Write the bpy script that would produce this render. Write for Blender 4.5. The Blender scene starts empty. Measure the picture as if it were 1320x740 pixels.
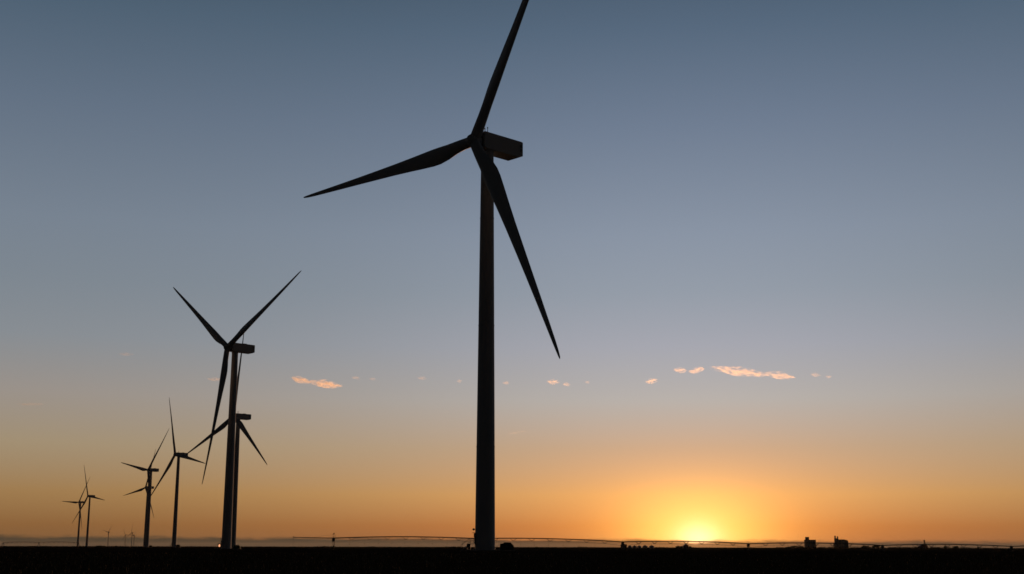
import bpy, bmesh, math, random
from mathutils import Vector, Matrix, noise
random.seed(11)
sc = bpy.context.scene
C = sc.collection
R = math.radians
PI = math.pi
F = 1650.0            # focal length in photo pixels (1320 wide)
CH = 1.2              # eye height
HOR = 705.2
ROLL = R(0.12)
HAZE = 6e-6

# ------------------------------------------------------------------ helpers
class MB:
    """collects shapes and links them as ONE mesh object"""
    def __init__(s): s.v = []; s.f = []
    def add(s, vs, fs):
        n = len(s.v); s.v += [tuple(v) for v in vs]; s.f += [tuple(i + n for i in f) for f in fs]
    def box(s, x0, x1, y0, y1, z0, z1, taper=0.0):
        t = taper
        s.add([(x0, y0, z0), (x1, y0, z0), (x1, y1, z0), (x0, y1, z0),
               (x0 + t, y0 + t, z1), (x1 - t, y0 + t, z1), (x1 - t, y1 - t, z1), (x0 + t, y1 - t, z1)],
              [(0, 3, 2, 1), (4, 5, 6, 7), (0, 1, 5, 4), (1, 2, 6, 5), (2, 3, 7, 6), (3, 0, 4, 7)])
    def prism(s, pts, y0, y1):
        """outline in x,z (counter-clockwise seen from -y) extruded along y"""
        n = len(pts)
        s.add([(x, y0, z) for x, z in pts] + [(x, y1, z) for x, z in pts],
              [tuple(range(n)), tuple(range(2 * n - 1, n - 1, -1))] +
              [(i, i + n, (i + 1) % n + n, (i + 1) % n) for i in range(n)])
    def loft(s, rings, cap=True):
        n = len(rings[0]); vs = [p for r in rings for p in r]; fs = []
        for k in range(len(rings) - 1):
            for i in range(n):
                j = (i + 1) % n
                fs.append((k * n + i, k * n + j, (k + 1) * n + j, (k + 1) * n + i))
        if cap:
            fs.append(tuple(range(n - 1, -1, -1))); fs.append(tuple(range((len(rings) - 1) * n, len(rings) * n)))
        s.add(vs, fs)
    def lathe(s, prof, c=(0, 0, 0), n=32, axis='z'):
        rings = []
        for r, h in prof:
            ring = []
            for i in range(n):
                a = 2 * PI * i / n
                if axis == 'z': p = (c[0] + r * math.cos(a), c[1] + r * math.sin(a), c[2] + h)
                elif axis == 'x': p = (c[0] + h, c[1] + r * math.cos(a), c[2] + r * math.sin(a))
                else: p = (c[0] + r * math.sin(a), c[1] + h, c[2] + r * math.cos(a))
                ring.append(p)
            rings.append(ring)
        s.loft(rings)
    def bar(s, a, b, r0, r1=None, n=6):
        a = Vector(a); b = Vector(b); r1 = r0 if r1 is None else r1
        d = (b - a).normalized(); u = d.orthogonal().normalized(); w = d.cross(u)
        s.loft([[a + r0 * (math.cos(2 * PI * i / n) * u + math.sin(2 * PI * i / n) * w) for i in range(n)],
                [b + r1 * (math.cos(2 * PI * i / n) * u + math.sin(2 * PI * i / n) * w) for i in range(n)]])
    def build(s, name, m, parent=None, smooth=None, loc=None, fix=True):
        me = bpy.data.meshes.new(name); me.from_pydata(s.v, [], s.f); me.update()
        if fix:
            b = bmesh.new(); b.from_mesh(me); bmesh.ops.recalc_face_normals(b, faces=b.faces); b.to_mesh(me); b.free()
        if smooth is not None:
            for p in me.polygons: p.use_smooth = True
            me.set_sharp_from_angle(angle=R(smooth))
        me.materials.append(m)
        o = bpy.data.objects.new(name, me); C.objects.link(o)
        if parent: o.parent = parent
        if loc: o.location = loc
        return o

def tag(o, label=None, cat=None, group=None, kind=None):
    if label: o['label'] = label
    if cat: o['category'] = cat
    if group: o['group'] = group
    if kind: o['kind'] = kind
    return o
def empty(name, loc=(0, 0, 0), rz=0):
    o = bpy.data.objects.new(name, None); C.objects.link(o); o.location = loc; o.rotation_euler = (0, 0, rz)
    o.empty_display_size = 0.5
    return o
def copy_tree(o, parent=None):
    c = o.copy(); C.objects.link(c)
    if parent: c.parent = parent
    for ch in [x for x in C.objects if x.parent == o]: copy_tree(ch, c)
    return c
PITCH = math.atan((HOR - 370) / F)
_f = Vector((0, math.cos(PITCH), math.sin(PITCH))); _u = Vector((0, -math.sin(PITCH), math.cos(PITCH))); _r = Vector((1, 0, 0))
CR, CU = math.cos(ROLL) * _r + math.sin(ROLL) * _u, -math.sin(ROLL) * _r + math.cos(ROLL) * _u
def hory(x): return HOR + (x - 660) * math.tan(ROLL)
def ray(x, y):                                   # direction of a sight line, per metre of depth
    v = _f + (x - 660.0) / F * CR - (y - 370.0) / F * CU; return v / v.y
def px(x, d): return ray(x, hory(x)).x * d       # metres to the side for a bearing at depth d
def hz(x, y, d): return CH + ray(x, y).z * d     # height of a sight line at depth d

# ------------------------------------------------------------------ materials
def mat(name, col, rough=0.6, spec=0.3, metal=0.0, var=0.15, scale=3.0, bump=0.0, stretch=(1, 1, 1)):
    m = bpy.data.materials.new(name); m.use_nodes = True; nt = m.node_tree; b = nt.nodes['Principled BSDF']
    tc = nt.nodes.new('ShaderNodeTexCoord'); mp = nt.nodes.new('ShaderNodeMapping'); mp.inputs['Scale'].default_value = stretch
    nz = nt.nodes.new('ShaderNodeTexNoise'); nz.inputs['Scale'].default_value = scale; nz.inputs['Detail'].default_value = 6
    nt.links.new(tc.outputs['Object'], mp.inputs[0]); nt.links.new(mp.outputs[0], nz.inputs['Vector'])
    rp = nt.nodes.new('ShaderNodeValToRGB'); e = rp.color_ramp.elements
    e[0].position = .3; e[1].position = .7
    e[0].color = (*[c * (1 - var) for c in col], 1); e[1].color = (*[min(1, c * (1 + var)) for c in col], 1)
    nt.links.new(nz.outputs['Fac'], rp.inputs[0]); nt.links.new(rp.outputs[0], b.inputs['Base Color'])
    b.inputs['Roughness'].default_value = rough; b.inputs['Metallic'].default_value = metal
    b.inputs['Specular IOR Level'].default_value = spec
    if bump:
        bp = nt.nodes.new('ShaderNodeBump'); bp.inputs['Strength'].default_value = bump
        nt.links.new(nz.outputs['Fac'], bp.inputs['Height']); nt.links.new(bp.outputs[0], b.inputs['Normal'])
    return m
M = {
 'paint': mat('turbine_paint', (.34, .35, .36), .7, .1, var=.06, scale=.25, stretch=(1, 1, .25)),
 'blade': mat('blade_paint', (.34, .35, .36), .65, .1, var=.05, scale=.3, stretch=(1, 1, .2)),
 'grille': mat('vent_grille', (.05, .05, .055), .7),
 'steel': mat('galvanised_steel', (.18, .18, .18), .8, .1, 0, var=.2, scale=6),
 'green': mat('transformer_paint', (.04, .06, .04), .8, .1, var=.1, scale=2),
 'concrete': mat('concrete', (.2, .19, .17), .95, .05, var=.15, scale=1.5, bump=.2),
 'elev': mat('elevator_concrete', (.33, .31, .28), .9, .2, var=.12, scale=.2, bump=.1, stretch=(1, 1, .3)),
 'bin': mat('corrugated_steel', (.3, .3, .3), .5, .4, .5, var=.1, scale=1, stretch=(.1, .1, 8)),
 'shed': mat('shed_siding', (.25, .1, .07), .7, .2, var=.1, scale=2, stretch=(6, 6, .2)),
 'roof': mat('metal_roof', (.18, .18, .18), .5, .3, .3, var=.1, scale=2),
 'rubber': mat('tyre_rubber', (.02, .02, .02), .9, .1),
 'soil': None,
 'straw': mat('dry_stubble', (.10, .075, .04), .95, .05, var=.3, scale=4),
 'leaf': mat('tree_leaves', (.05, .06, .025), .9, .05, var=.35, scale=.8),
 'scrub': mat('scrub_leaves', (.05, .05, .03), .9, .05, var=.35, scale=.4),
 'bark': mat('bark', (.08, .06, .045), .95, .05, var=.3, scale=4, bump=.3, stretch=(1, 1, .3)),
}
def soil():
    m = bpy.data.materials.new('field_soil'); m.use_nodes = True; nt = m.node_tree; b = nt.nodes['Principled BSDF']
    tc = nt.nodes.new('ShaderNodeTexCoord')
    n1 = nt.nodes.new('ShaderNodeTexNoise'); n1.inputs['Scale'].default_value = .012; n1.inputs['Detail'].default_value = 5
    n2 = nt.nodes.new('ShaderNodeTexNoise'); n2.inputs['Scale'].default_value = 2.5; n2.inputs['Detail'].default_value = 8
    for n in (n1, n2): nt.links.new(tc.outputs['Object'], n.inputs['Vector'])
    r1 = nt.nodes.new('ShaderNodeValToRGB'); e = r1.color_ramp.elements
    e[0].position = .35; e[1].position = .65; e[0].color = (.035, .025, .016, 1); e[1].color = (.07, .048, .028, 1)
    r2 = nt.nodes.new('ShaderNodeValToRGB'); e = r2.color_ramp.elements
    e[0].position = .3; e[1].position = .7; e[0].color = (.55, .55, .55, 1); e[1].color = (1, 1, 1, 1)
    mx = nt.nodes.new('ShaderNodeMix'); mx.data_type = 'RGBA'; mx.blend_type = 'MULTIPLY'; mx.inputs[0].default_value = 1
    nt.links.new(n1.outputs['Fac'], r1.inputs[0]); nt.links.new(n2.outputs['Fac'], r2.inputs[0])
    nt.links.new(r1.outputs[0], mx.inputs[6]); nt.links.new(r2.outputs[0], mx.inputs[7]); nt.links.new(mx.outputs[2], b.inputs['Base Color'])
    b.inputs['Roughness'].default_value = 1; b.inputs['Specular IOR Level'].default_value = 0
    bp = nt.nodes.new('ShaderNodeBump'); bp.inputs['Strength'].default_value = .5; bp.inputs['Distance'].default_value = .1
    nt.links.new(n2.outputs['Fac'], bp.inputs['Height']); nt.links.new(bp.outputs[0], b.inputs['Normal'])
    return m
M['soil'] = soil()
def lampmat():
    m = bpy.data.materials.new('lit_amber_lamp'); m.use_nodes = True; nt = m.node_tree; b = nt.nodes['Principled BSDF']
    b.inputs['Base Color'].default_value = (.8, .4, .2, 1)
    b.inputs['Emission Color'].default_value = (1, .42, .2, 1); b.inputs['Emission Strength'].default_value = 1.3
    return m
M['lamp_on'] = lampmat()
M['lamp_off'] = mat('lamp_glass', (.3, .28, .25), .3, .5)

# ------------------------------------------------------------------ ground
def sstep(a, b, x):
    t = max(0., min(1., (x - a) / (b - a))); return t * t * (3 - 2 * t)
PIV = [(430, .20), (614, .15), (803, -.75), (965, -1.25), (1138, -1.80), (1304, -2.0), (1470, -2.1)]
def gz(x, y):
    r = math.hypot(x, y)
    z = .5 * sstep(60, 200, y)
    side = sstep(-40, 170, x)                       # the land falls away gently to the right, beyond the near rise
    z -= (.3 + 2.2 * side) * sstep(300, 420, y) * (1 - sstep(650, 1400, y))
    z -= .5 * sstep(900, 1600, r)
    if r > 40: z += .12 * min(1, (r - 40) / 300) * noise.noise(Vector((x * .006, y * .006, 3))) + (.25 * noise.noise(Vector((x * .0011, y * .0011, 8))) if r > 700 else 0)
    return z
def ground():
    b = MB(); radii = [0.5]
    while radii[-1] < 60000: radii.append(radii[-1] * (1.07 if radii[-1] < 3000 else 1.15) + .2)
    az = []
    a = -180.
    while a < 180: az.append(a); a += 1.0 if abs(a) < 35 else 5.0
    n = len(az)
    b.v.append((0, 0, gz(0, 0)))
    for r in radii:
        for a in az:
            x = r * math.sin(R(a)); y = r * math.cos(R(a)); b.v.append((x, y, gz(x, y)))
    for i in range(n): b.f.append((0, 1 + (i + 1) % n, 1 + i))
    for k in range(len(radii) - 1):
        for i in range(n):
            j = (i + 1) % n; p = 1 + k * n; q = p + n
            b.f.append((p + i, p + j, q + j, q + i))
    o = b.build('ground', M['soil'], smooth=80, fix=False)
    o.data.flip_normals() if o.data.polygons[0].normal.z < 0 else None
    tag(o, kind='structure')
ground()
def stubble():
    b = MB(); rnd = random.Random(3)
    for row in range(150):
        y = 22 + row * .9
        half = y * .46
        nst = 240
        for k in range(nst):
            x = -half + 2 * half * (k + rnd.random()) / nst
            yy = y + rnd.gauss(0, .05); h = rnd.uniform(.08, .22); w = .012 + y * .00022
            z = gz(x, yy); lx = rnd.gauss(0, .04); ly = rnd.gauss(0, .04); a = rnd.random() * PI; c = math.cos(a) * w; s_ = math.sin(a) * w
            i = len(b.v)
            b.v += [(x - c, yy - s_, z - .01), (x + c, yy + s_, z - .01), (x + c * .6 + lx, yy + s_ * .6 + ly, z + h), (x - c * .6 + lx, yy - s_ * .6 + ly, z + h)]
            b.f.append((i, i + 1, i + 2, i + 3))
    tag(b.build('crop_stubble', M['straw'], fix=False), 'short dry crop stubble in rows across the dark near field', 'stubble', kind='stuff')
stubble()

# ------------------------------------------------------------------ wind turbines
HH = 80.0; TILT = R(4); CONE = R(1.2); OVER = 3.65; RB = 55.3
def tower_mesh():
    b = MB(); prof = []
    base = -.6
    prof.append((1.95, base)); H = 78.6
    for s in range(0, 41):
        z = .3 + (H - .3) * s / 40; r = 1.92 + (1.25 - 1.92) * (z / H) ** 1.0
        prof.append((r, z))
        if s in (10, 22, 33): prof += [(r + .035, z + .02), (r + .035, z + .22), (r - .01, z + .24)]
    b.lathe(prof, n=48)
    b.lathe([(1.35, 78.2), (1.35, 78.95)], n=40)
    return b
def door_parts(tower, lit=False):
    """door, landing with steps and lamp on the tower's left flank (local frame before yaw)"""
    return
def blade_mesh():
    b = MB(); n = 28
    st = [(0.7, 2.15, 1, 10), (1.6, 2.15, 1, 10), (3.0, 2.2, .96, 10), (5, 2.5, .78, 10), (7.5, 3.1, .55, 10), (10, 3.55, .42, 9), (12, 3.6, .36, 8),
          (15, 3.35, .31, 7), (19, 2.95, .27, 5.5), (24, 2.5, .24, 4.5), (30, 2.1, .22, 3.6), (36, 1.72, .2, 2.6), (42, 1.38, .19, 2), (48, 1.04, .18, 1),
          (52, .8, .18, .4), (54, .6, .18, 0), (55.2, .38, .2, 0), (55.6, .12, .3, 0)]
    rings = []
    for r, ch, th, tw in st:
        w = sstep(2.0, 9, r); ring = []
        pa = .5 + (.30 - .5) * w                       # pitch axis as a fraction of chord from the leading edge
        bend = 1.0 * (r / 55.3) ** 2.2
        for i in range(n):
            a = 2 * PI * i / n
            cx = .5 - .5 * math.cos(a)                  # 0 leading .. 1 trailing
            ci = .5 * math.sin(a) * th
            t = 5 * th * (.2969 * math.sqrt(max(cx, 0)) - .126 * cx - .3516 * cx ** 2 + .2843 * cx ** 3 - .1015 * cx ** 4)
            fo = t * (1 if math.sin(a) >= 0 else -1) * (.9 if math.sin(a) < 0 else 1.1)
            y = (ci * (1 - w) + fo * w) * ch; x = (cx - pa) * ch
            c, s_ = math.cos(R(tw)), math.sin(R(tw))
            # leading edge (x<0) turns towards +y (upwind)
            ring.append((x * c + y * s_, -x * s_ + y * c + bend, r))
        rings.append(ring)
    b.loft(rings); return b
def nacelle_mesh():
    b = MB()
    # side outline x (rear +) , z relative to hub height; the rear underside is cut away
    out = [(-2.3, -1.45), (-1.8, -1.8), (7.3, -1.8), (8.3, -1.35), (8.3, 1.55), (7.9, 1.66), (-2.2, 1.66), (-2.3, 1.55)]
    b.prism(out, -1.7, 1.7); return b
proto = None
def make_turbine():
    t = empty('wind_turbine')
    tw = tower_mesh().build('tower', M['paint'], t, smooth=30)
    # door on the tower foot with its landing, steps and lamp, towards local -x (turned per turbine)
    nc = nacelle_mesh().build('nacelle', M['paint'], t, loc=(0, 0, HH + .6)); 
    bv = nc.modifiers.new('b', 'BEVEL'); bv.width = .14; bv.segments = 2; bv.limit_method = 'ANGLE'
    for zz in (-.55, .35):
        v = MB()
        for k in range(5): v.box(7.45, 8.0, -1.73, -1.66, zz + k * .12, zz + k * .12 + .07)
        v.build('side_vent', M['grille'], nc)
    v = MB()
    for k in range(9): v.box(8.28, 8.34, -1.1, 1.1, -.9 + k * .22, -.78 + k * .22)
    v.build('rear_vent', M['grille'], nc)
    v = MB(); v.box(3.2, 5.0, -.9, .9, 1.69, 1.95, .1); v.build('roof_hatch', M['paint'], nc)
    for sy in (.4, -.4):
        v = MB(); v.bar((-.35, sy, 1.68), (-.35, sy, 3.05), .08, .06); v.bar((-.5, sy, 2.9), (-.2, sy, 2.9), .04)
        v.lathe([(.03, -.03), (.12, 0), (.12, .12), (.03, .16)], (-.35, sy, 3.03), 10)
        v.build('wind_sensor', M['steel'], nc)
    v = MB(); v.lathe([(1.25, 0), (1.4, .15), (1.4, .65), (1.2, .8)], (-2.7, 0, -.4), 28, 'x'); v.build('shaft_collar', M['grille'], nc, smooth=30)
    # hub frame
    front = Vector((-math.cos(TILT), 0, math.sin(TILT))); up = Vector((math.sin(TILT), 0, math.cos(TILT))); lat = Vector((0, -1, 0))
    hc = Vector((0, 0, HH)) + front * OVER
    hb = MB(); hb.lathe([(1.15, -1.55), (1.3, -1.3), (1.38, -.6), (1.36, .3), (1.2, .9), (.9, 1.3), (.5, 1.55), (.1, 1.62)], (0, 0, 0), 36, 'z')
    h = hb.build('hub', M['blade'], t, smooth=40)
    s1 = up; s2 = front.cross(up)
    h.matrix_local = Matrix(((up.x, s2.x, front.x, hc.x), (up.y, s2.y, front.y, hc.y), (up.z, s2.z, front.z, hc.z), (0, 0, 0, 1)))
    me = None
    for k in range(3):
        if me is None: o = blade_mesh().build('blade', M['blade'], t, smooth=35); me = o.data
        else: o = bpy.data.objects.new('blade', me); C.objects.link(o); o.parent = t
    return t
def set_phase(t, ph):
    front = Vector((-math.cos(TILT), 0, math.sin(TILT))); up = Vector((math.sin(TILT), 0, math.cos(TILT))); lat = Vector((0, -1, 0))
    hc = Vector((0, 0, HH)) + front * OVER
    k = 0
    for o in C.objects:
        if o.parent == t and o.name.startswith('blade'):
            th = ph + k * 2 * PI / 3; k += 1
            r = math.cos(th) * up + math.sin(th) * lat; tg = -math.sin(th) * up + math.cos(th) * lat
            rc = r * math.cos(CONE) + front * math.sin(CONE); fc = front * math.cos(CONE) - r * math.sin(CONE); x = -tg
            o.matrix_local = Matrix(((x.x, fc.x, rc.x, hc.x), (x.y, fc.y, rc.y, hc.y), (x.z, fc.z, rc.z, hc.z), (0, 0, 0, 1)))
# X, Y, yaw, rotor phase (fitted to the blade tips in the photograph), label
TS = [
 (-4.98, 245.886, .762, .503, 'largest and nearest wind turbine, its thick tower rising through the middle of the sky'),
 (-112.6, 515.565, .78, 1.125, 'second largest wind turbine, two blades raised in a wide V above its nacelle'),
 (-170.1, 796.726, .787, .098, 'wind turbine right behind the second largest one, its nacelle showing to the right'),
 (-293.579, 1135.9, .789, -.333, 'slender wind turbine with one blade pointing almost straight up, left of the two overlapping towers'),
 (-382.205, 1368.935, .807, .709, 'front turbine of the overlapping pair left of the slender one, a blade raised right'),
 (-500.282, 1781.123, .794, .347, 'wind turbine almost hidden behind the tower of another, its rotor lower on that tower'),
 (-681.997, 2096.744, .859, -.38, 'right one of the two small turbines near the left edge, one blade upright'),
 (-793.743, 2389.871, .876, .578, 'left one of the two small turbines near the left edge, one blade level'),
]
def far(xp, hy, ph, lab):
    d = (80.4 - CH) / ray(xp, hy).z; return (px(xp, d), d, .85, ph, lab)
TS += [far(139, 686, .75, 'tiny far turbine standing alone above the pale hill on the left horizon'),
       far(161, 689.7, 1.55, 'tiny far turbine, leftmost of the trio on the horizon, one blade level to the right'),
       far(169.3, 686.8, .02, 'tiny far turbine in the middle of the horizon trio, one blade straight up'),
       far(172.3, 690.3, .65, 'tiny far turbine, rightmost of the trio on the horizon, one blade raised to the right')]
turbines = []
tp = make_turbine()
for i, (X, Y, yaw, ph, lab) in enumerate(TS):
    t = tp if i == 0 else copy_tree(tp)
    t.location = (X, Y, 0); t.rotation_euler.z = yaw
    tag(t, lab, 'wind turbine', 'wind turbines of the wind farm'); turbines.append(t)
for t, a in zip(turbines, TS): set_phase(t, a[3])
# foot of the nearer towers: door, landing with railing and steps, and a lamp (turned to the left flank)
def foot(t, yaw, z0, lamp_m):
    g = R(-168) - yaw          # world direction towards the left and slightly near
    ca, sa = math.cos(g), math.sin(g)
    def place(b):
        b.v = [(x * ca - y * sa, x * sa + y * ca, z) for x, y, z in b.v]; return b
    tw = [o for o in C.objects if o.parent == t and o.name.startswith('tower')][0]
    b = MB(); b.box(1.82, 1.99, -.5, .5, z0 + 1.35, z0 + 3.25); b.box(1.98, 2.01, -.38, .38, z0 + 1.45, z0 + 3.1)
    d = place(b).build('door', M['steel'], tw)
    b = MB(); b.box(1.85, 3.0, -.75, .75, z0 + 1.2, z0 + 1.3)
    for yy in (-.7, .7):
        b.bar((2.95, yy, z0 - .2), (2.95, yy, z0 + 2.35), .035); b.bar((2.1, yy, z0 + 1.3), (2.1, yy, z0 + 2.35), .03)
        for zz in (1.85, 2.35): b.bar((2.1, yy, z0 + zz), (2.95, yy, z0 + zz), .025)
        b.bar((2.95, yy, z0 + 1.2), (4.5, yy, z0 + .05), .06); b.bar((2.95, yy, z0 + 2.3), (4.5, yy, z0 + 1.1), .025); b.bar((4.5, yy, z0 - .1), (4.5, yy, z0 + 1.1), .03)
    for k in range(6): b.box(3.0 + k * .25, 3.27 + k * .25, -.68, .68, z0 + 1.0 - k * .19, z0 + 1.04 - k * .19)
    place(b).build('entrance_steps', M['steel'], tw)
    b = MB(); b.box(1.8, 2.35, -.6, .6, z0 + 3.28, z0 + 3.36); b.box(1.82, 2.2, .15, .55, z0 + 2.5, z0 + 3.2); place(b).build('door_hood', M['steel'], tw)
    b = MB(); b.bar((1.8, 0, z0 + 4.0), (2.15, 0, z0 + 4.0), .05); b.lathe([(.05, -.22), (.2, -.15), (.24, .05), (.1, .2)], (2.2, 0, z0 + 3.95), 14)
    place(b).build('door_lamp', lamp_m, tw)
for k in range(5): foot(turbines[k], TS[k][2], gz(TS[k][0], TS[k][1]), M['lamp_off'])
def pad(t, k):
    x, y = t.location.x, t.location.y; z = gz(x, y)
    b = MB(); b.lathe([(3.6, -.5), (3.6, z + .12), (3.5, z + .2), (1.8, z + .22)], (0, 0, 0), 40); b.build('foundation', M['concrete'], t)
for k in range(8): pad(turbines[k], k)

# pad-mounted transformers
def make_transformer():
    t = empty('pad_transformer')
    b = MB(); b.box(-1.5, 1.5, -1.2, 1.2, -.3, .15); b.build('base_pad', M['concrete'], t)
    b = MB(); b.prism([(-1.25, .15), (1.25, .15), (1.3, .95), (.85, 1.35), (.75, 1.55), (-.45, 1.55), (-.6, 1.38), (-1.2, 1.28)], -.85, .5)
    h = b.build('cabinet', M['green'], t); m = h.modifiers.new('b', 'BEVEL'); m.width = .05; m.segments = 2; m.limit_method = 'ANGLE'
    for sx in (-1, 1):
        b = MB(); b.box(min(sx * .04, sx * 1.1), max(sx * .04, sx * 1.1), -.9, -.853, .3, 1.2); d = b.build('door', M['green'], t)
        b = MB(); b.box(sx * .12 - .03, sx * .12 + .03, -.93, -.902, .65, .85); b.build('handle', M['steel'], d)
    b = MB()
    for k in range(12): b.box(-1.05 + k * .18, -.99 + k * .18, .5, .95, .35, 1.25)
    b.build('cooling_fins', M['green'], t)
    return t
tr = make_transformer()
def put(o, xp, d, rz=0, s=1.0):
    x = px(xp, d); o.location = (x, d, gz(x, d)); o.rotation_euler.z = rz; o.scale = (s, s, s); return o
spots = [(653, 243.5, .05, 1, 'largest dark transformer box just right of the biggest turbine tower foot'),
         (305.6, 500, .1, 1, 'small dark transformer box just right of the second largest turbine foot'),
         (229.5, 1118, .1, 1.5, 'tiny dark transformer box at the right of the slender turbine foot'),
         (194.3, 1362, .1, 1.3, 'tiny dark transformer box beside the foot of the overlapping turbine pair')]
for i, (xp, d, rz, s, lab) in enumerate(spots):
    o = tr if i == 0 else copy_tree(tr)
    put(o, xp, d, rz, s); tag(o, lab, 'transformer', 'transformer boxes beside the turbine feet')
def cabinet(xp, d, w, h, z0, lab, lit):
    t = empty('control_cabinet')
    b = MB(); b.box(-w / 2, w / 2, -.35, .35, z0, h)
    b.prism([(-w / 2 - .08, h), (w / 2 + .08, h), (w / 2 - .1, h + .14), (-w / 2 + .1, h + .14)], -.43, .43); b.build('housing', M['grille'], t)
    b = MB()
    for sx in (-1, 1): b.box(sx * (w / 2 - .08) - .04, sx * (w / 2 - .08) + .04, -.3, .3, -.3, z0)
    b.build('stand', M['steel'], t)
    b = MB(); b.box(-w / 2 + .07, w / 2 - .07, -.385, -.352, z0 + .08, h - .08); dd = b.build('door', M['green'], t)
    b = MB(); b.box(w / 2 - .18, w / 2 - .13, -.42, -.387, z0 + .4 * (h - z0), z0 + .6 * (h - z0)); b.build('handle', M['steel'], dd)
    if lit:
        b = MB(); b.lathe([(.1, -.44), (.3, -.34), (.32, 0), (.26, .36), (.1, .46)], (.1, -.66, .68 * h), 14); b.bar((.1, -.36, .68 * h), (.1, -.6, .68 * h), .05); b.build('lamp', M['lamp_on'], t, smooth=50)
    put(t, xp, d); tag(t, lab, 'cabinet')
cabinet(604.2, 244, .7, 1.15, .55, 'small dark electrical cabinet on legs at the left of the biggest turbine foot', False)
cabinet(282.9, 505, 1.2, 1.95, .1, 'dark cabinet with a glowing amber lamp left of the second largest turbine foot', True)

# ------------------------------------------------------------------ pivot irrigation machines
def pivot_machine(name, towers, over, lab, fat=1.0):
    """towers: list of (x, y, ground z, pipe z)"""
    root = empty(name, (towers[0][0], towers[0][1], towers[0][2]))
    O = Vector(root.location)
    P = [Vector((x, y, z)) - O for x, y, _, z in towers]; G = [Vector((x, y, g)) - O for x, y, g, _ in towers]
    for i, (p, g) in enumerate(zip(P, G)):
        d = (P[min(i + 1, len(P) - 1)] - P[max(i - 1, 0)]); d.z = 0; d.normalize(); w = Vector((-d.y, d.x, 0))
        b = MB(); rr = .06 * fat
        for s in (-1, 1):
            for e in (-.35, .35): b.bar(p + e * d - Vector((0, 0, .1)), g + s * 1.9 * w + e * d * .4 + Vector((0, 0, .65)), rr)
            b.bar(p * .55 + g * .45 + s * .85 * w, p * .55 + g * .45 - s * .2 * w, rr * .8)
        b.bar(g + 2.1 * w + Vector((0, 0, .65)), g - 2.1 * w + Vector((0, 0, .65)), .11 * fat)
        b.bar(p - .45 * d - Vector((0, 0, .1)), p + .45 * d - Vector((0, 0, .1)), .16 * fat)
        q = p - d * .1; b.bar(q, q + Vector((0, 0, .5)), .04 * fat)
        zc = Vector((0, 0, -1.0)); n0 = len(b.v)
        b.box(-.3 * fat, .25 * fat, -.3, .3, -1.15, -.25); b.v[n0:] = [tuple(Vector(v) + p - d * .15) for v in b.v[n0:]]
        tw = b.build('drive_tower', M['steel'], root)
        for s in (-1, 1):
            wb = MB(); c = g + s * 2.0 * w + Vector((0, 0, .62))
            wb.lathe([(.3, -.14), (.6, -.16), (.64, -.08), (.64, .08), (.6, .16), (.3, .14)], (0, 0, 0), 18, 'y')
            ang = math.atan2(w.y, w.x)      # wheels roll around the machine: axle along the pipe
            aa = math.atan2(d.y, d.x) - PI / 2
            wo = wb.build('wheel', M['rubber'], tw, loc=tuple(c)); wo.rotation_euler.z = aa
    for i in range(len(P) - 1):
        a, c = P[i], P[i + 1]; L = (c - a).length; nb = 8; d = (c - a); d.z = 0; d.normalize(); w = Vector((-d.y, d.x, 0))
        arch = .55
        def pt(u, dz=0.): return a.lerp(c, u) + Vector((0, 0, arch * 4 * u * (1 - u) + dz))
        b = MB(); N = 16
        for k in range(N): b.bar(pt(k / N), pt((k + 1) / N), .115 * fat, n=8)
        for s in (-1, 1):
            prev = a + Vector((0, 0, -1.35)) + s * w * .1; 
            for k in range(1, nb):
                q = pt(k / nb, -1.0 + .15 * abs(k - nb / 2) / nb) + s * w * .55
                b.bar(prev, q, .03 * fat, n=4); prev = q
                b.bar(q, pt((k - .2) / nb), .05 * fat, n=4); b.bar(q, pt((k + .2) / nb), .05 * fat, n=4)
            b.bar(prev, c + Vector((0, 0, -1.35)) + s * w * .1, .03 * fat, n=4)
        for k in range(1, nb): q = pt(k / nb, -1.0 + .15 * abs(k - nb / 2) / nb); b.bar(q - w * .55, q + w * .55, .025 * fat, n=4)
        sp = b.build('pipe_span', M['steel'], root)
        hb = MB()
        for k in range(1, 10):
            u = (k + .13 * math.sin(k * 7 + i)) / 10; q = pt(u)
            hb.bar(q, q + Vector((.05, 0, -2.3)), .013 * fat, n=4); hb.lathe([(.05, -.1), (.08, 0), (.05, .1)], tuple(q + Vector((.05, 0, -2.3))), 6)
        hb.build('drop_hoses', M['rubber'], sp)
    if over:
        a = P[0]; e = a + Vector(over); d = (e - a)
        b = MB(); b.bar(a, e, .10 * fat, .07 * fat, n=8); b.bar(a + Vector((0, 0, 1.3)), a.lerp(e, .55), .02 * fat, n=4)
        b.bar(a, a + Vector((0, 0, 1.3)), .05 * fat); b.lathe([(.05, -.2), (.16, -.1), (.17, .15), (.05, .3)], tuple(a + Vector((.0, 0, 1.5))), 10)
        for s in (-1, 1): b.bar(a + Vector((s * .75, 0, .05)), a + Vector((s * .45, 0, 1.15)), .025 * fat, n=4); b.bar(a + Vector((s * .45, 0, 1.15)), a + Vector((0, 0, 1.75)), .025 * fat, n=4)
        b.build('end_boom', M['steel'], root)
        b = MB(); b.bar(e, Vector((e.x, e.y, G[0].z + .3)), .03 * fat); b.lathe([(.05, -.3), (.12, 0), (.1, .15)], tuple(e + Vector((0, 0, .2))), 8); b.build('end_gun', M['steel'], root)
    tag(root, lab, 'irrigation machine')
    return root
hts = [693.7, 694.3, 698.6, 700.9, 703.1, 704.4, 705.2]
tw = []
for i, ((xp, g), h) in enumerate(zip(PIV, hts)):
    d = 446 + 6 * i; X = px(xp, d); pz = hz(xp, h, d); tw.append((X, d, pz - 3.85, pz))
def dipfix(x, y): return gz(x, y)
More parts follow.
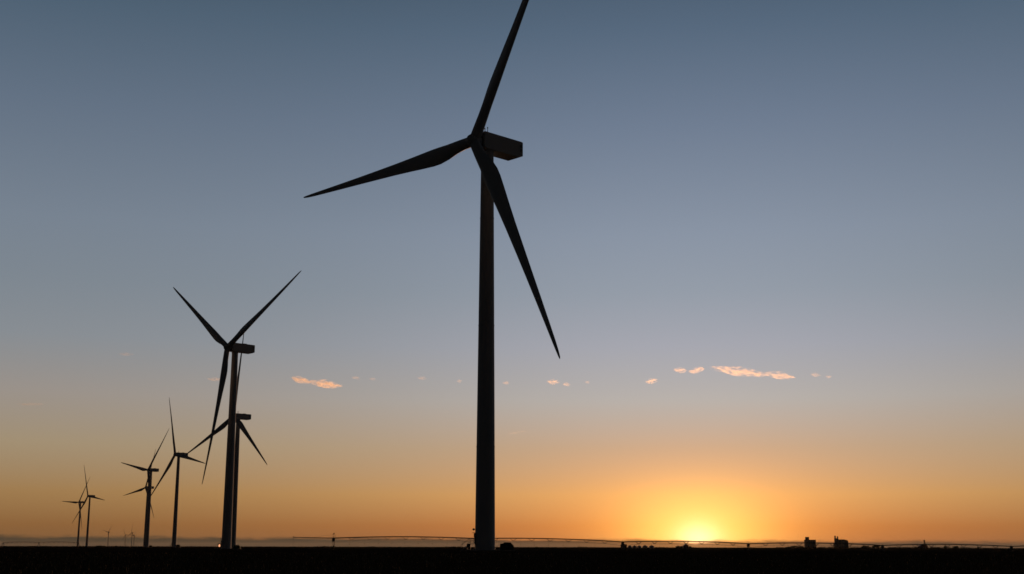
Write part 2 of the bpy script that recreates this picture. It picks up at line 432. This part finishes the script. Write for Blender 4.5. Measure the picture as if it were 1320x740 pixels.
pivot_machine('pivot_irrigation_machine', tw, (-13.6, -1.5, .25), 'long wheeled irrigation machine whose arched pipe runs along the right and central horizon', 1.45)
tw = []
for i, (xp, h) in enumerate([(4, 2.75), (50, 2.9), (101, 2.8), (-42, 2.8)][:3]):
    d = 1080 - 10 * i; X = px(xp, d); tw.append((X, d, CH + h - 3.9, CH + h))
pivot_machine('pivot_irrigation_machine', tw, None, 'faint far irrigation machine low on the horizon at the left edge', 1.3)

# ------------------------------------------------------------------ farm buildings far off
def basez(x, y): return gz(x, y) - .3
def place(o, xp, d, rz=0):
    x = px(xp, d); o.location = (x, d, basez(x, d)); o.rotation_euler.z = rz; return o
def top(yp, xp, d): return hz(xp, yp, d) - basez(px(xp, d), d)   # height above the object's base for a roofline
# grain bins
D = 1500
def make_bin():
    t = empty('grain_bin'); b = MB(); b.lathe([(2.6, 0), (2.6, 2.9)], n=24); b.build('wall', M['bin'], t, smooth=30)
    b = MB(); b.lathe([(2.75, 2.88), (2.7, 2.98), (.5, 4.15), (.5, 4.4), (.15, 4.5)], n=24); b.build('roof', M['roof'], t, smooth=30)
    b = MB(); b.box(-.5, .5, -2.68, -2.5, .2, 2.1); b.build('door', M['roof'], t); return t
gb = make_bin()
labs = ['leftmost small cone roofed grain bin, next to the square shed', 'second grain bin from the square shed', 'middle one of the five small cone roofed grain bins',
        'fourth grain bin from the shed, standing a little apart', 'rightmost small grain bin of the row of five']
for i, (xp, s) in enumerate([(812, .95), (818, .95), (824, 1.0), (831.5, 1.15), (840, 1.15)]):
    o = gb if i == 0 else copy_tree(gb); place(o, xp, D + 6 * i); o.scale = (s, s, s * top(702.9 if i < 3 else 702.6, xp, D) / 4.5 / s)
    tag(o, labs[i], 'grain bin', 'row of small grain bins left of the sunset')
# gabled sheds and farmhouse
def shed(name, xp, d, w, dep, he, hr, lab, cat, chimney=False, rz=0):
    t = empty(name)
    b = MB(); b.prism([(-w / 2, 0), (w / 2, 0), (w / 2, he), (0, hr - .05), (-w / 2, he)], -dep / 2, dep / 2); b.build('wall', M['shed'], t)
    b = MB(); k = .25
    for s in (-1, 1):
        b.prism([(s * (w / 2 + k), he - .15), (0, hr), (0, hr + .18), (s * (w / 2 + k), he + .05)], -dep / 2 - .3, dep / 2 + .3)
    rf = b.build('roof', M['roof'], t)
    if chimney: b = MB(); b.box(-.35, .35, .5, 1.2, hr - .5, hr + 1.2); b.build('chimney', M['elev'], rf)
    b = MB(); b.box(-w * .2, w * .2, -dep / 2 - .06, -dep / 2 - .003, 0.05, min(he * .75, 3)); b.build('door', M['roof'], t)
    for s in (-1, 1): b = MB(); b.box(s * w * .36 - .4, s * w * .36 + .4, -dep / 2 - .05, -dep / 2 - .003, he * .45, he * .45 + .9); b.build('window', M['grille'], t)
    place(t, xp, d, rz); tag(t, lab, cat); return t
shed('storage_shed', 804, 1490, 6.6, 7, top(702.2, 804, 1490), top(701.3, 804, 1490), 'square dark storage shed left of the five grain bins', 'shed')
shed('farmhouse', 884, 1600, 6.0, 8, top(703.3, 884, 1600), top(701.6, 884, 1600), 'tiny gabled farmhouse among trees right below the setting sun', 'house', True)
# grain elevators: rows of silos with a gallery and a headhouse
def elevator(xp, d, silos, zt, heads, lab, slope=None):
    t = empty('grain_elevator')
    for (x0, x1, z) in silos:
        b = MB(); n = max(2, round((x1 - x0) / 6.5)); r = (x1 - x0) / n / 2
        for i in range(n):
            for yy in (-r, r): b.lathe([(r * .995, 0), (r * .995, z - .4)], (x0 + r + 2 * r * i, yy, 0), 20)
        b.box(x0 + .3, x1 - .3, -2 * r + .4, 2 * r - .4, z - .4 + .003, z)
        b.build('silo_block', M['elev'], t, smooth=30)
    for (x0, x1, z0, z1) in heads:
        b = MB(); b.box(x0, x1, -2.6, 2.6, z0 + .003, z1); b.box(x0 - .2, x1 + .2, -2.8, 2.8, z1 + .003, z1 + .35)
        hd = b.build('headhouse', M['elev'], t)
        b = MB()
        for q in range(2): b.box(x0 + (x1 - x0) * (.25 + .4 * q), x0 + (x1 - x0) * (.25 + .4 * q) + .8, -2.66, -2.603, z0 + .45 * (z1 - z0), z0 + .7 * (z1 - z0))
        b.build('window', M['grille'], hd)
    if slope:
        for (pts) in slope: b = MB(); b.prism(pts, -4, 4); b.build('annex', M['roof'], t)
    place(t, xp, d); tag(t, lab, 'grain elevator', 'grain elevators on the right horizon'); return t
d = 3000; u = d / F
z = lambda yp, xp: top(yp, xp, d)
elevator(1044.5, d, [(-7 * u, 7 * u, z(695.8, 1044))], None, [(-5.7 * u, -1.3 * u, z(695.8, 1044), z(692.4, 1041)), (-5.9 * u, -3.5 * u, z(695.8, 1044) , z(694.6, 1044))][:1],
         'left grain elevator, square block with a single headhouse box on top')
t2 = elevator(1084.5, d, [(-8.2 * u, -3.4 * u, z(694.0, 1080)), (-3.3 * u, 3.8 * u, z(695.4, 1086))], None,
         [(-7.9 * u, -6.7 * u, z(694.0, 1080), z(690.9, 1077)), (-4.6 * u, -3.7 * u, z(694.0, 1080), z(691.6, 1080))],
         'right grain elevator, with two narrow spikes on top and a sloping right shoulder',
         [[(3.85 * u, 0), (8.6 * u, 0), (8.6 * u, z(697.6, 1092)), (7.4 * u, z(696.4, 1092)), (3.85 * u, z(695.5, 1088))]])
b = MB(); b.bar((-9.2 * u, 0, 0), (-7.4 * u, 0, z(694.3, 1078)), .5); b.bar((-8.9 * u, 0, 0), (-9.4 * u, 0, z(701, 1078)), 1.0); b.build('loading_leg', M['steel'], t2)
# slim elevator leg beside low farm buildings
t = empty('bucket_elevator'); d = 2400; h = top(695.8, 1192, d); b = MB()
b.box(-.7, .7, -.7, .7, 0, h - 3.2, .1)
for k in range(8):
    zz = h * .1 * k; b.bar((-1.1, -1.1, zz), (1.1, -1.1, zz + h * .09), .12); b.bar((1.1, -1.1, zz), (-1.1, -1.1, zz + h * .09), .12)
b.build('leg_tower', M['steel'], t)
b = MB(); b.lathe([(.8, 0), (1.5, .5), (1.5, 2.4), (.5, 3.2)], (0, 0, h - 3.3), 12); b.build('head', M['roof'], t)
b = MB(); b.bar((0, 0, h - 2.5), (5.5, 0, 2.5), .35); b.build('spout', M['steel'], t)
place(t, 1192, d); tag(t, 'slim bucket elevator tower rising above low farm sheds at the far right', 'elevator tower')
shed('barn', 1190, 2380, 13.5, 12, top(703.4, 1190, 2380), top(701.6, 1190, 2380), 'low dark barn at the foot of the slim bucket elevator tower', 'barn')

# ------------------------------------------------------------------ trees and shrubs
def tree_meshes(seed, h=7.0, wid=5.0, low=.18):
    rnd = random.Random(seed); tb = MB(); cb = MB()
    tb.bar((0, 0, -.5), (.1, 0, h * .35), .24, .17, 8)
    ends = []
    for k in range(7):
        a = k * 2.4 + rnd.random(); rr = wid * .33 * rnd.uniform(.6, 1); s = Vector((.1, 0, h * (.2 + .03 * k))); e = Vector((rr * math.cos(a), rr * math.sin(a), h * rnd.uniform(.45, .8)))
        tb.bar(s, e, .1, .04, 5); ends.append(e)
    for k in range(16):
        e = random.Random(seed * 50 + k); a = e.random() * 2 * PI; q = math.sqrt(e.random()) * wid * .36
        zz = h * (low + .12 + (.82 - low) * e.random() * (1 - .45 * (q / (wid * .4)) ** 2)); ends.append(Vector((q * math.cos(a), q * math.sin(a), zz)))
    for e in ends:
        rad = wid * rnd.uniform(.10, .19)
        for j in range(65):
            v = Vector((rnd.gauss(0, 1), rnd.gauss(0, 1), rnd.gauss(0, .8))).normalized() * rad * rnd.uniform(.35, 1.12)
            p = e + v
            if p.z < h * low * .7: continue
            n = (v.normalized() + Vector((rnd.gauss(0, .5), rnd.gauss(0, .5), rnd.gauss(0, .5)))).normalized(); u_ = n.orthogonal().normalized(); w_ = n.cross(u_); s = rnd.uniform(.2, .42)
            cb.add([p + u_ * s, p + w_ * s * .7, p - u_ * s, p - w_ * s * .7], [(0, 1, 2, 3)])
    return tb, cb
protos = []
for sd, (h, w, lo) in enumerate([(7, 5.5, .15), (6, 7.5, .1), (8, 5, .2)]):
    t = empty('tree'); a, b = tree_meshes(sd + 5, h, w, lo); a.build('trunk', M['bark'], t); b.build('crown', M['leaf'], t, fix=False); protos.append((t, h, w))
used = set()
def tree(k, xp, d, yp, wpx, lab, group):
    t0, h, w = protos[k]
    t = t0 if k not in used else copy_tree(t0); used.add(k)
    place(t, xp, d, random.random() * 6)
    s = wpx * d / F / w; t.scale = (s, s, top(yp, xp, d) / h)
    tag(t, lab, 'tree', group)
G1 = 'far trees along the horizon'
TR = [
 (0, 873.5, 1650, 703.4, 7, 'leftmost dark tree of the clump under the setting sun'),
 (1, 878.5, 1640, 703.2, 6, 'dark tree directly left of the tiny gabled farmhouse'),
 (2, 889.5, 1640, 703.8, 6, 'dark tree directly right of the tiny gabled farmhouse'),
 (1, 927, 1900, 705.9, 14, 'very low wide tree between the farmhouse and the next irrigation wheel tower'),
 (0, 951, 2000, 705.7, 13, 'very low wide tree just left of the irrigation wheel tower right of the sun'),
 (1, 1016.5, 2300, 704.4, 10, 'leftmost low tree of the clump left of the square grain elevator'),
 (0, 1024, 2300, 703.2, 11, 'middle and tallest tree of the clump left of the square grain elevator'),
 (1, 1032, 2300, 703.4, 11, 'rightmost tree of the clump, touching the left grain elevator'),
 (2, 1058, 2500, 705.2, 7, 'small tree just right of the left grain elevator'),
 (0, 1070, 2500, 704.9, 6, 'small tree just left of the right grain elevator'),
 (1, 1100, 2300, 705.3, 9, 'small low tree just right of the right grain elevator'),
 (1, 1116, 1800, 702.8, 12, 'round wide tree, left one of the two domed trees right of the elevators'),
 (0, 1130, 1800, 702.4, 12, 'round wide tree, right one of the two domed trees right of the elevators'),
 (1, 1150, 2000, 705.0, 16, 'low wide tree between the domed pair and the tree beside the barn'),
 (0, 1168, 2000, 705.2, 15, 'low wide tree directly left of the barn'),
 (2, 1183, 2000, 704.6, 8, 'small tree touching the left wall of the barn'),
 (1, 1203, 2000, 705.0, 12, 'low tree directly right of the barn'),
 (2, 1218.5, 1900, 703.2, 5, 'narrow tree standing alone right of the bucket elevator'),
 (1, 1232, 1900, 703.0, 9, 'rounded tree right of the narrow lone tree'),
 (2, 1261, 1900, 704.6, 4, 'rightmost tiny tree standing alone near the right edge'),
 (1, 692.5, 900, 704.2, 6, 'small dark bush right of the biggest transformer box'),
 (0, 130, 2600, 703.2, 14, 'low dark tree under the tiny lone turbine on the left'),
]
for k, xp, d, yp, w, lab in TR: tree(k, xp, d, yp, w, lab, G1)
def scrub():
    b = MB(); rnd = random.Random(9)
    for k in range(9000):
        xp = rnd.uniform(-60, 1380); d = rnd.uniform(1700, 3200); x = px(xp, d)
        hh = (.9 + 1.6 * max(0, noise.noise(Vector((xp * .03, 2, 0)))) + (1.2 if 1000 < xp < 1250 else 0)) * rnd.random()
        z0 = gz(x, d); p = Vector((x, d, z0 + hh)); s = rnd.uniform(.4, 1.1)
        n = Vector((rnd.gauss(0, .5), -1, rnd.gauss(0, .5))).normalized(); u_ = n.orthogonal().normalized(); w_ = n.cross(u_)
        b.add([p + u_ * s, p + w_ * s * .7, p - u_ * s, p - w_ * s * .7], [(0, 1, 2, 3)])
    tag(b.build('scrub', M['scrub'], fix=False), 'far low scrub and weeds roughening the dark horizon line', 'scrub', kind='stuff')
scrub()
# ------------------------------------------------------------------ clouds: small real volumes lit by the low sun
SUN_AZ = math.atan2(ray(900, 692).x, 1); SUN_EL = R(.45)
def cloudmat(name, dens, sc_, thr, g=.8):
    m = bpy.data.materials.new(name); m.use_nodes = True; nt = m.node_tree
    nt.nodes.remove(nt.nodes['Principled BSDF']); out = nt.nodes['Material Output']
    v = nt.nodes.new('ShaderNodeVolumePrincipled'); v.inputs['Color'].default_value = (1, .9, .77, 1); v.inputs['Anisotropy'].default_value = g
    tc = nt.nodes.new('ShaderNodeTexCoord'); mp = nt.nodes.new('ShaderNodeMapping'); mp.inputs['Scale'].default_value = (1, 1, 2.6); mp.inputs['Rotation'].default_value = (0, R(-14), 0)
    nz = nt.nodes.new('ShaderNodeTexNoise'); nz.inputs['Scale'].default_value = sc_; nz.inputs['Detail'].default_value = 5; nz.inputs['Roughness'].default_value = .6
    nt.links.new(tc.outputs['Object'], mp.inputs[0]); nt.links.new(mp.outputs[0], nz.inputs['Vector'])
    mr = nt.nodes.new('ShaderNodeMapRange'); mr.inputs['From Min'].default_value = thr; mr.inputs['From Max'].default_value = thr + .16; mr.inputs['To Min'].default_value = 0; mr.inputs['To Max'].default_value = dens
    nt.links.new(nz.outputs['Fac'], mr.inputs['Value']); nt.links.new(mr.outputs[0], v.inputs['Density']); nt.links.new(v.outputs[0], out.inputs['Volume'])
    m.volume_intersection_method if hasattr(m, 'volume_intersection_method') else None
    return m
CM = cloudmat('cloud_vapour', .0085, .015, .47, .72); CL_ = cloudmat('dense_cloud_vapour', .013, .014, .44, .78); CW = cloudmat('thin_cloud_vapour', .0045, .016, .43, .7)
def cloud(x0, x1, y0, y1, lab, m, hpx, seed):
    """a cloud seen from x0,y0 to x1,y1 in photo pixels, hpx thick, hanging 15 km away"""
    d = 15000.; u = d / F; cx, cy = (x0 + x1) / 2, (y0 + y1) / 2
    L = math.hypot(x1 - x0, y1 - y0) * u; Hh = hpx * u
    bm = bmesh.new(); bmesh.ops.create_icosphere(bm, subdivisions=4, radius=1)
    for v in bm.verts:
        p = v.co.copy(); q = p * 1.0
        lump = 1 + .38 * noise.noise(Vector((p.x * L / Hh * .45 + seed, p.y * 2, p.z * 1.5 + seed))) + .22 * noise.noise(Vector((p.x * L / Hh * 1.3, p.y * 4 + seed, p.z * 3)))
        env = 1 - .35 * abs(p.x) 
        v.co = Vector((p.x * L / 2 * (1 + .05 * math.sin(seed)), p.y * Hh * 1.3 * lump * env, p.z * Hh / 2 * 1.25 * lump * env - .0 * Hh))
    me = bpy.data.meshes.new('cloud'); bm.to_mesh(me); bm.free(); me.materials.append(m)
    for p in me.polygons: p.use_smooth = True
    o = bpy.data.objects.new('cloud', me); C.objects.link(o)
    v = ray(cx, cy) * d; o.location = (v.x, v.y, CH + v.z); o.rotation_euler = (0, math.atan2(y1 - y0, x1 - x0), 0)
    tag(o, lab, 'cloud', 'small pink sunset clouds'); return o
CL = [
 (868, 886, 476, 478, 6, 'small ragged cloud, left one of the pair left of the long cloud', CM),
 (887, 909, 479, 475, 7, 'small ragged cloud between its twin and the long bright cloud', CM),
 (915, 992, 474, 484, 9, 'longest and brightest cloud, a ragged bar high above the sun', CM),
 (984, 1027, 481, 487, 8, 'ragged bright cloud joined to the right end of the longest cloud', CM),
 (1045, 1058, 482, 484, 4, 'small faint cloud right of the long bright cloud', CW),
 (1064, 1073, 485, 486, 3, 'rightmost and faintest tiny cloud', CW),
 (832, 848, 492, 490, 6, 'small cap shaped cloud standing alone left of the ragged pair', CM),
 (705, 721, 491, 493, 6, 'small puffy cloud right of the biggest tower, left of its smaller twin', CM),
 (725, 736, 494, 497, 4, 'smaller puffy cloud directly right of its twin beside the biggest tower', CM),
 (754, 761, 492, 493, 3, 'tiny cloud speck between the puffy twins and the cap shaped cloud', CW),
 (373, 402, 486, 493, 7, 'flat cloud at the left end of the bright bar above the central horizon', CL_),
 (397, 442, 492, 498, 8, 'thicker flat cloud with a pointed right end, left of the biggest tower', CL_),
 (453, 465, 486, 488, 3.5, 'tiny faint cloud right above the pointed cloud end', CW),
 (476, 486, 488, 489, 3, 'tiny faint cloud second to the right of the pointed cloud', CW),
 (538, 550, 487, 488, 3.5, 'tiny faint cloud halfway between the pointed cloud and the biggest tower', CW),
 (588, 596, 491, 491, 3, 'tiny faint cloud just left of the biggest tower', CW),
 (263, 292, 488, 490, 4, 'thin faint cloud crossing behind the second largest turbine blade', CW),
 (648, 657, 493, 494, 4, 'tiny cloud just right of the biggest tower', CW),
 (18, 58, 521, 521, 3, 'thin level cloud streak low at the far left', CW),
 (153, 173, 456, 457, 3.5, 'faint small cloud high above the left group of turbines', CW),
 (652, 680, 560, 555, 1.6, 'short thin slanting vapour trail right of the biggest tower', CW),
]
for i, (x0, x1, y0, y1, h, lab, m) in enumerate(CL): cloud(x0, x1, y0, y1, lab, m, h, i * 3.7)

# ------------------------------------------------------------------ haze: even thin air low over the plain
hb = MB(); hb.box(-61000, 61000, -61000, 61000, -6, 142)
hm = bpy.data.materials.new('haze'); hm.use_nodes = True; hn = hm.node_tree; hn.nodes.remove(hn.nodes['Principled BSDF'])
hv = hn.nodes.new('ShaderNodeVolumePrincipled'); hv.inputs['Color'].default_value = (.95, .86, .74, 1); hv.inputs['Density'].default_value = HAZE; hv.inputs['Anisotropy'].default_value = .3
hn.links.new(hv.outputs[0], hn.nodes['Material Output'].inputs['Volume'])
tag(hb.build('haze', hm), kind='stuff', label='thin dusty evening air lying over the whole plain')

# ------------------------------------------------------------------ sky
def lin(c): return tuple(((v / 255) / 12.92 if v / 255 <= .04045 else ((v / 255 + .055) / 1.055) ** 2.4) for v in c)
w = bpy.data.worlds.new('World'); sc.world = w; w.use_nodes = True; nt = w.node_tree; L = nt.links
bg = nt.nodes['Background']
def N(t): return nt.nodes.new(t)
def mth(op, a, b=None, c=None, clamp=False):
    n = N('ShaderNodeMath'); n.operation = op; n.use_clamp = clamp
    for i, v in enumerate((a, b, c)):
        if v is None: continue
        if isinstance(v, (int, float)): n.inputs[i].default_value = v
        else: L.new(v, n.inputs[i])
    return n.outputs[0]
tc = N('ShaderNodeTexCoord'); sp = N('ShaderNodeSeparateXYZ'); L.new(tc.outputs['Generated'], sp.inputs[0])
el = mth('MULTIPLY', mth('ARCSINE', sp.outputs[2]), 180 / PI)
azr = mth('SUBTRACT', mth('MULTIPLY', mth('ARCTAN2', sp.outputs[0], sp.outputs[1]), 180 / PI), math.degrees(SUN_AZ))
azr = mth('WRAP', azr, 180, -180)
def ramp(fac, stops):
    r = N('ShaderNodeValToRGB'); e = r.color_ramp.elements; r.color_ramp.interpolation = 'LINEAR'
    while len(e) < len(stops): e.new(.5)
    for i, (p, c) in enumerate(stops): e[i].position = p; e[i].color = (*c, 1)
    L.new(fac, r.inputs[0]); return r.outputs[0]
def gauss(s_az, s_el, el0=0.):
    a = mth('POWER', mth('DIVIDE', azr, s_az), 2.0) if False else mth('MULTIPLY', mth('DIVIDE', azr, s_az), mth('DIVIDE', azr, s_az))
    if s_el:
        e = mth('DIVIDE', mth('SUBTRACT', el, el0), s_el); a = mth('ADD', a, mth('MULTIPLY', e, e))
    return mth('EXPONENT', mth('MULTIPLY', a, -1.0))
def scale_col(fac, col):
    c = N('ShaderNodeVectorMath'); c.operation = 'SCALE'
    if isinstance(col, tuple): c.inputs[0].default_value = col
    else: L.new(col, c.inputs[0])
    if isinstance(fac, (int, float)): c.inputs['Scale'].default_value = fac
    else: L.new(fac, c.inputs['Scale'])
    return c.outputs[0]
def addv(a, b):
    c = N('ShaderNodeVectorMath'); c.operation = 'ADD'; L.new(a, c.inputs[0]); L.new(b, c.inputs[1]); return c.outputs[0]
EL = [0, .9, 2.26, 4.3, 6.4, 8.8, 11.2, 13.8, 18.6, 22.8, 30, 45, 90]
side = [(100, 75, 51), (134, 96, 57), (154, 121, 79), (158, 141, 115), (151, 143, 136), (133, 139, 145), (123, 133, 143), (117, 129, 143), (97, 112, 130), (77, 96, 114), (38, 54, 68), (18, 28, 40), (8, 13, 20)]
mid = [(132, 86, 56), (166, 110, 62), (187, 142, 90), (182, 157, 130), (170, 165, 160), (153, 157, 166), (138, 148, 160), (129, 141, 157), (105, 120, 140), (82, 101, 121), (40, 58, 74), (19, 30, 43), (8, 13, 20)]
span = 90.0
pos = lambda e_: math.sqrt(max(e_, 0) / span)
fac = mth('SQRT', mth('MAXIMUM', mth('DIVIDE', el, span), 0.0))
S = ramp(fac, [(pos(e_), lin(c)) for e_, c in zip(EL, side)])
Pk = ramp(fac, [(pos(e_), tuple(max(0, (m_ - s_) / .465) * (1 if e_ < 4 else .7) for m_, s_ in zip(lin(cm), lin(cs)))) for e_, cm, cs in zip(EL, mid, side)])
col = addv(S, scale_col(gauss(16, None), Pk))
col = addv(col, scale_col(gauss(5.8, 3.2), (.52, .18, .02)))
col = addv(col, scale_col(gauss(2.9, 1.8, .2), (1.0, .60, .13)))
col = addv(col, scale_col(gauss(.9, .7, .3), (.6, .45, .40)))
# the physical sky for the same low sun on top
sky = N('ShaderNodeTexSky'); sky.sky_type = 'NISHITA'; sky.sun_disc = False; sky.sun_elevation = SUN_EL; sky.sun_rotation = SUN_AZ
sky.altitude = 0; sky.air_density = 1; sky.dust_density = 1; sky.ozone_density = 1
# away from the sunset the sky is night-dark
away = N('ShaderNodeMapRange'); away.interpolation_type = 'SMOOTHSTEP'; L.new(mth('ABSOLUTE', azr), away.inputs['Value'])
for k_, v_ in (('From Min', 36), ('From Max', 95), ('To Min', 1), ('To Max', .11)): away.inputs[k_].default_value = v_
col = scale_col(away.outputs[0], col)
col = addv(col, scale_col(mth('MULTIPLY', away.outputs[0], .004), sky.outputs[0]))
# bank of dust haze lying on the horizon, with a ragged upper edge
cmb = N('ShaderNodeCombineXYZ'); L.new(azr, cmb.inputs[0]); L.new(mth('MULTIPLY', el, 6.0), cmb.inputs[1])
nz = N('ShaderNodeTexNoise'); nz.inputs['Scale'].default_value = .35; nz.inputs['Detail'].default_value = 5; nz.inputs['Roughness'].default_value = .6; L.new(cmb.outputs[0], nz.inputs['Vector'])
nz2 = N('ShaderNodeTexNoise'); nz2.inputs['Scale'].default_value = 1.6; nz2.inputs['Detail'].default_value = 4; L.new(cmb.outputs[0], nz2.inputs['Vector'])
edge = mth('ADD', mth('ADD', mth('SUBTRACT', .24, mth('MULTIPLY', gauss(.45, None), .07)), mth('MULTIPLY', azr, -.0035)), mth('ADD', mth('MULTIPLY', mth('SUBTRACT', nz.outputs['Fac'], .5), .35), mth('MULTIPLY', mth('SUBTRACT', nz2.outputs['Fac'], .5), .16)))
bank = N('ShaderNodeMapRange'); bank.interpolation_type = 'SMOOTHSTEP'; L.new(mth('SUBTRACT', el, edge), bank.inputs['Value'])
for k_, v_ in (('From Min', -.06), ('From Max', .15), ('To Min', 1), ('To Max', 0)): bank.inputs[k_].default_value = v_
bk = addv(scale_col(gauss(4.2, None), (.28, .085, .008)), scale_col(1.0, addv(scale_col(gauss(16, None), (.025, .007, .0)), scale_col(away.outputs[0], (.032, .035, .024)))))
# dusky gradient just above the bank
mx = N('ShaderNodeMix'); mx.data_type = 'RGBA'; L.new(mth('MULTIPLY', bank.outputs[0], .95), mx.inputs[0]); L.new(col, mx.inputs[6]); L.new(bk, mx.inputs[7])
L.new(mx.outputs[2], bg.inputs[0]); bg.inputs[1].default_value = 1.0
w.cycles.sampling_method = 'MANUAL'; w.cycles.sample_map_resolution = 2048

# ------------------------------------------------------------------ sun lamp
sl = bpy.data.lights.new('sun', 'SUN'); sl.energy = 1.7; sl.angle = R(.53); sl.color = (1, .50, .24)
so = bpy.data.objects.new('sun', sl); C.objects.link(so)
dv = Vector((math.sin(SUN_AZ) * math.cos(SUN_EL), math.cos(SUN_AZ) * math.cos(SUN_EL), math.sin(SUN_EL)))
so.rotation_euler = dv.to_track_quat('Z', 'Y').to_euler(); so.location = (60, 400, 60)

# ------------------------------------------------------------------ camera
cam = bpy.data.cameras.new('camera'); co = bpy.data.objects.new('camera', cam); C.objects.link(co); sc.camera = co
cam.sensor_fit = 'HORIZONTAL'; cam.sensor_width = 36; cam.lens = 36 * F / 1320; cam.clip_start = .1; cam.clip_end = 90000
pitch = math.atan((HOR - 370) / F)
fw = Vector((0, math.cos(pitch), math.sin(pitch))); up = Vector((0, -math.sin(pitch), math.cos(pitch))); rt = Vector((1, 0, 0))
c_, s_ = math.cos(ROLL), math.sin(ROLL); r2 = c_ * rt + s_ * up; u2 = -s_ * rt + c_ * up
co.matrix_world = Matrix(((r2.x, u2.x, -fw.x, 0), (r2.y, u2.y, -fw.y, 0), (r2.z, u2.z, -fw.z, CH), (0, 0, 0, 1)))

sc.render.engine = 'CYCLES'
sc.view_settings.view_transform = 'Standard'; sc.view_settings.look = 'None'; sc.view_settings.exposure = 0; sc.view_settings.gamma = 1; sc.view_settings.use_curve_mapping = False
sc.cycles.use_denoising = True
sc.cycles.volume_step_rate = .5; sc.cycles.volume_max_steps = 256; sc.cycles.volume_bounces = 2; sc.cycles.max_bounces = 6
sc.cycles.pixel_filter_type = 'BLACKMAN_HARRIS'; sc.cycles.filter_width = 1.6
